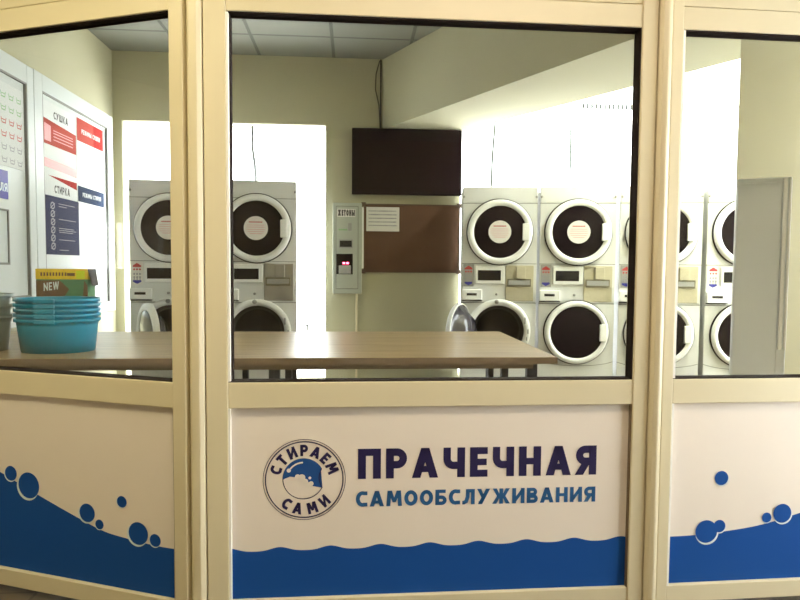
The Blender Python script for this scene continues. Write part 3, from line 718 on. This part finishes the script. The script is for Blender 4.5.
b.build('lettering', M['greenink'], d)
b = MB(); b.m(0).box(-.145, -.008, -.144, -.14, 1.430, 1.515); b.m(1).box(-.135, -.018, -.146, -.144, 1.442, 1.503); b.build('note_reader', [M['greyp'], M['dark']], d)
b = MB(); b.box(-.168, -.008, -.143, -.14, 1.175, 1.375); w = b.build('token_window', M['dark'], d)
b = MB()
for x in (-.105, -.070): b.box(x, x+.022, -.146, -.143, 1.275, 1.292)
b.build('red_digits', M['led'], w)
b = MB(); b.box(-.145, -.025, -.158, -.143, 1.180, 1.262); b.build('token_tray', M['greyp'], w, .004)
b = MB(); b.tube([(.030, YB-.02, .975), (.030, YB-.02, .0)], .012, 10)
tag(b.build('cable_conduit', M['pvc']), 'thin cream conduit running down the wall below the token box', 'conduit')

# ------------------------------------------------------------------ TALL GREY BOX at the right, built for an unidentified grey shape
t = empty('tall_grey_box', (1.905, 2.985, 0), R(-30)); tag(t, 'tall grey box with pale upright edges against the right wall', 'cabinet')
b = MB(); b.box(0, .235, .0, .12, .04, 1.70); b.build('body', M['grey'], t, .006)
b = MB(); b.box(.004, .195, -.012, 0, .70, 1.675); d = b.build('door', M['grey'], t, .004)
b = MB(); b.box(.004, .195, -.010, 0, .60, .69); b.build('drawer', M['grey'], t, .004)
b = MB(); b.box(.004, .195, -.010, 0, .05, .59); b.build('lower_door', M['grey'], t, .004)
b = MB(); b.box(.200, .216, -.022, 0, .86, 1.695); b.build('upright_strip', M['white2'], t, .003)
b = MB(); b.box(.224, .235, -.016, 0, .86, 1.695); b.build('upright_strip', M['white2'], t, .003)
b = MB(); b.box(.01, .225, .01, .11, 0, .04); b.build('plinth', M['greyp'], t)

# ------------------------------------------------------------------ added lamps, overhead out of view, to light partition and machines
for lx, lm, lab in ((-1.40, 'lampe', 'added ceiling light out of view, brightening the left angled bay'), (.55, 'lampm', 'added ceiling light out of view, brightening the middle bay')):
    t = empty('added_ceiling_light', (lx, 1.15 if lx < 0 else 1.05, 2.75)); tag(t, lab, 'ceiling light', 'added hall ceiling lights')
    b = MB(); b.box(-.62, .62, -.10, .10, -.05, 0); b.build('housing', M['white2'], t, .005)
    b = MB(); b.box(-.60, .60, -.085, .085, -.062, -.05); b.build('diffuser', M[lm], t)
t = empty('added_ceiling_light', (3.0, 4.45, 3.75)); tag(t, 'added ceiling light out of view, brightening the right row of machines', 'ceiling light')  # unseen lamp added to lift the right row's fronts
b = MB(); b.box(-.10, .10, -.62, .62, -.05, 0); b.build('housing', M['white2'], t, .005)
b = MB(); b.box(-.085, .085, -.60, .60, -.062, -.05); b.build('diffuser', M['lampw'], t)

# ------------------------------------------------------------------ light, world, camera
W = bpy.data.worlds.new('sky'); S.world = W; W.use_nodes = True
W.node_tree.nodes['Background'].inputs[0].default_value = (.98, 1.0, 1.0, 1)
W.node_tree.nodes['Background'].inputs[1].default_value = 3.0

cam = bpy.data.cameras.new('camera'); co = bpy.data.objects.new('camera', cam); COL.objects.link(co); S.camera = co
cam.sensor_fit = 'HORIZONTAL'; cam.sensor_width = 36; cam.lens = 36*620/800; cam.clip_start = .05
yaw, pitch, roll = R(-4.3), R(-3.05), math.atan(.0076)
fw = Vector((math.sin(-yaw)*math.cos(pitch), math.cos(-yaw)*math.cos(pitch), math.sin(pitch)))
rt = fw.cross(Vector((0, 0, 1))).normalized(); up = rt.cross(fw)
X = rt*math.cos(roll)+up*math.sin(roll); Y = up*math.cos(roll)-rt*math.sin(roll)
mt = Matrix((X, Y, -fw)).transposed().to_4x4(); mt.translation = (0, 0, 1.25); co.matrix_world = mt

S.view_settings.view_transform = 'Standard'; S.view_settings.look = 'None'; S.view_settings.gamma = 1; S.view_settings.exposure = 2.2
S.cycles.use_denoising = True
S.cycles.max_bounces = 8; S.cycles.diffuse_bounces = 5; S.cycles.transparent_max_bounces = 12; S.cycles.glossy_bounces = 3
S.cycles.sample_clamp_indirect = 6
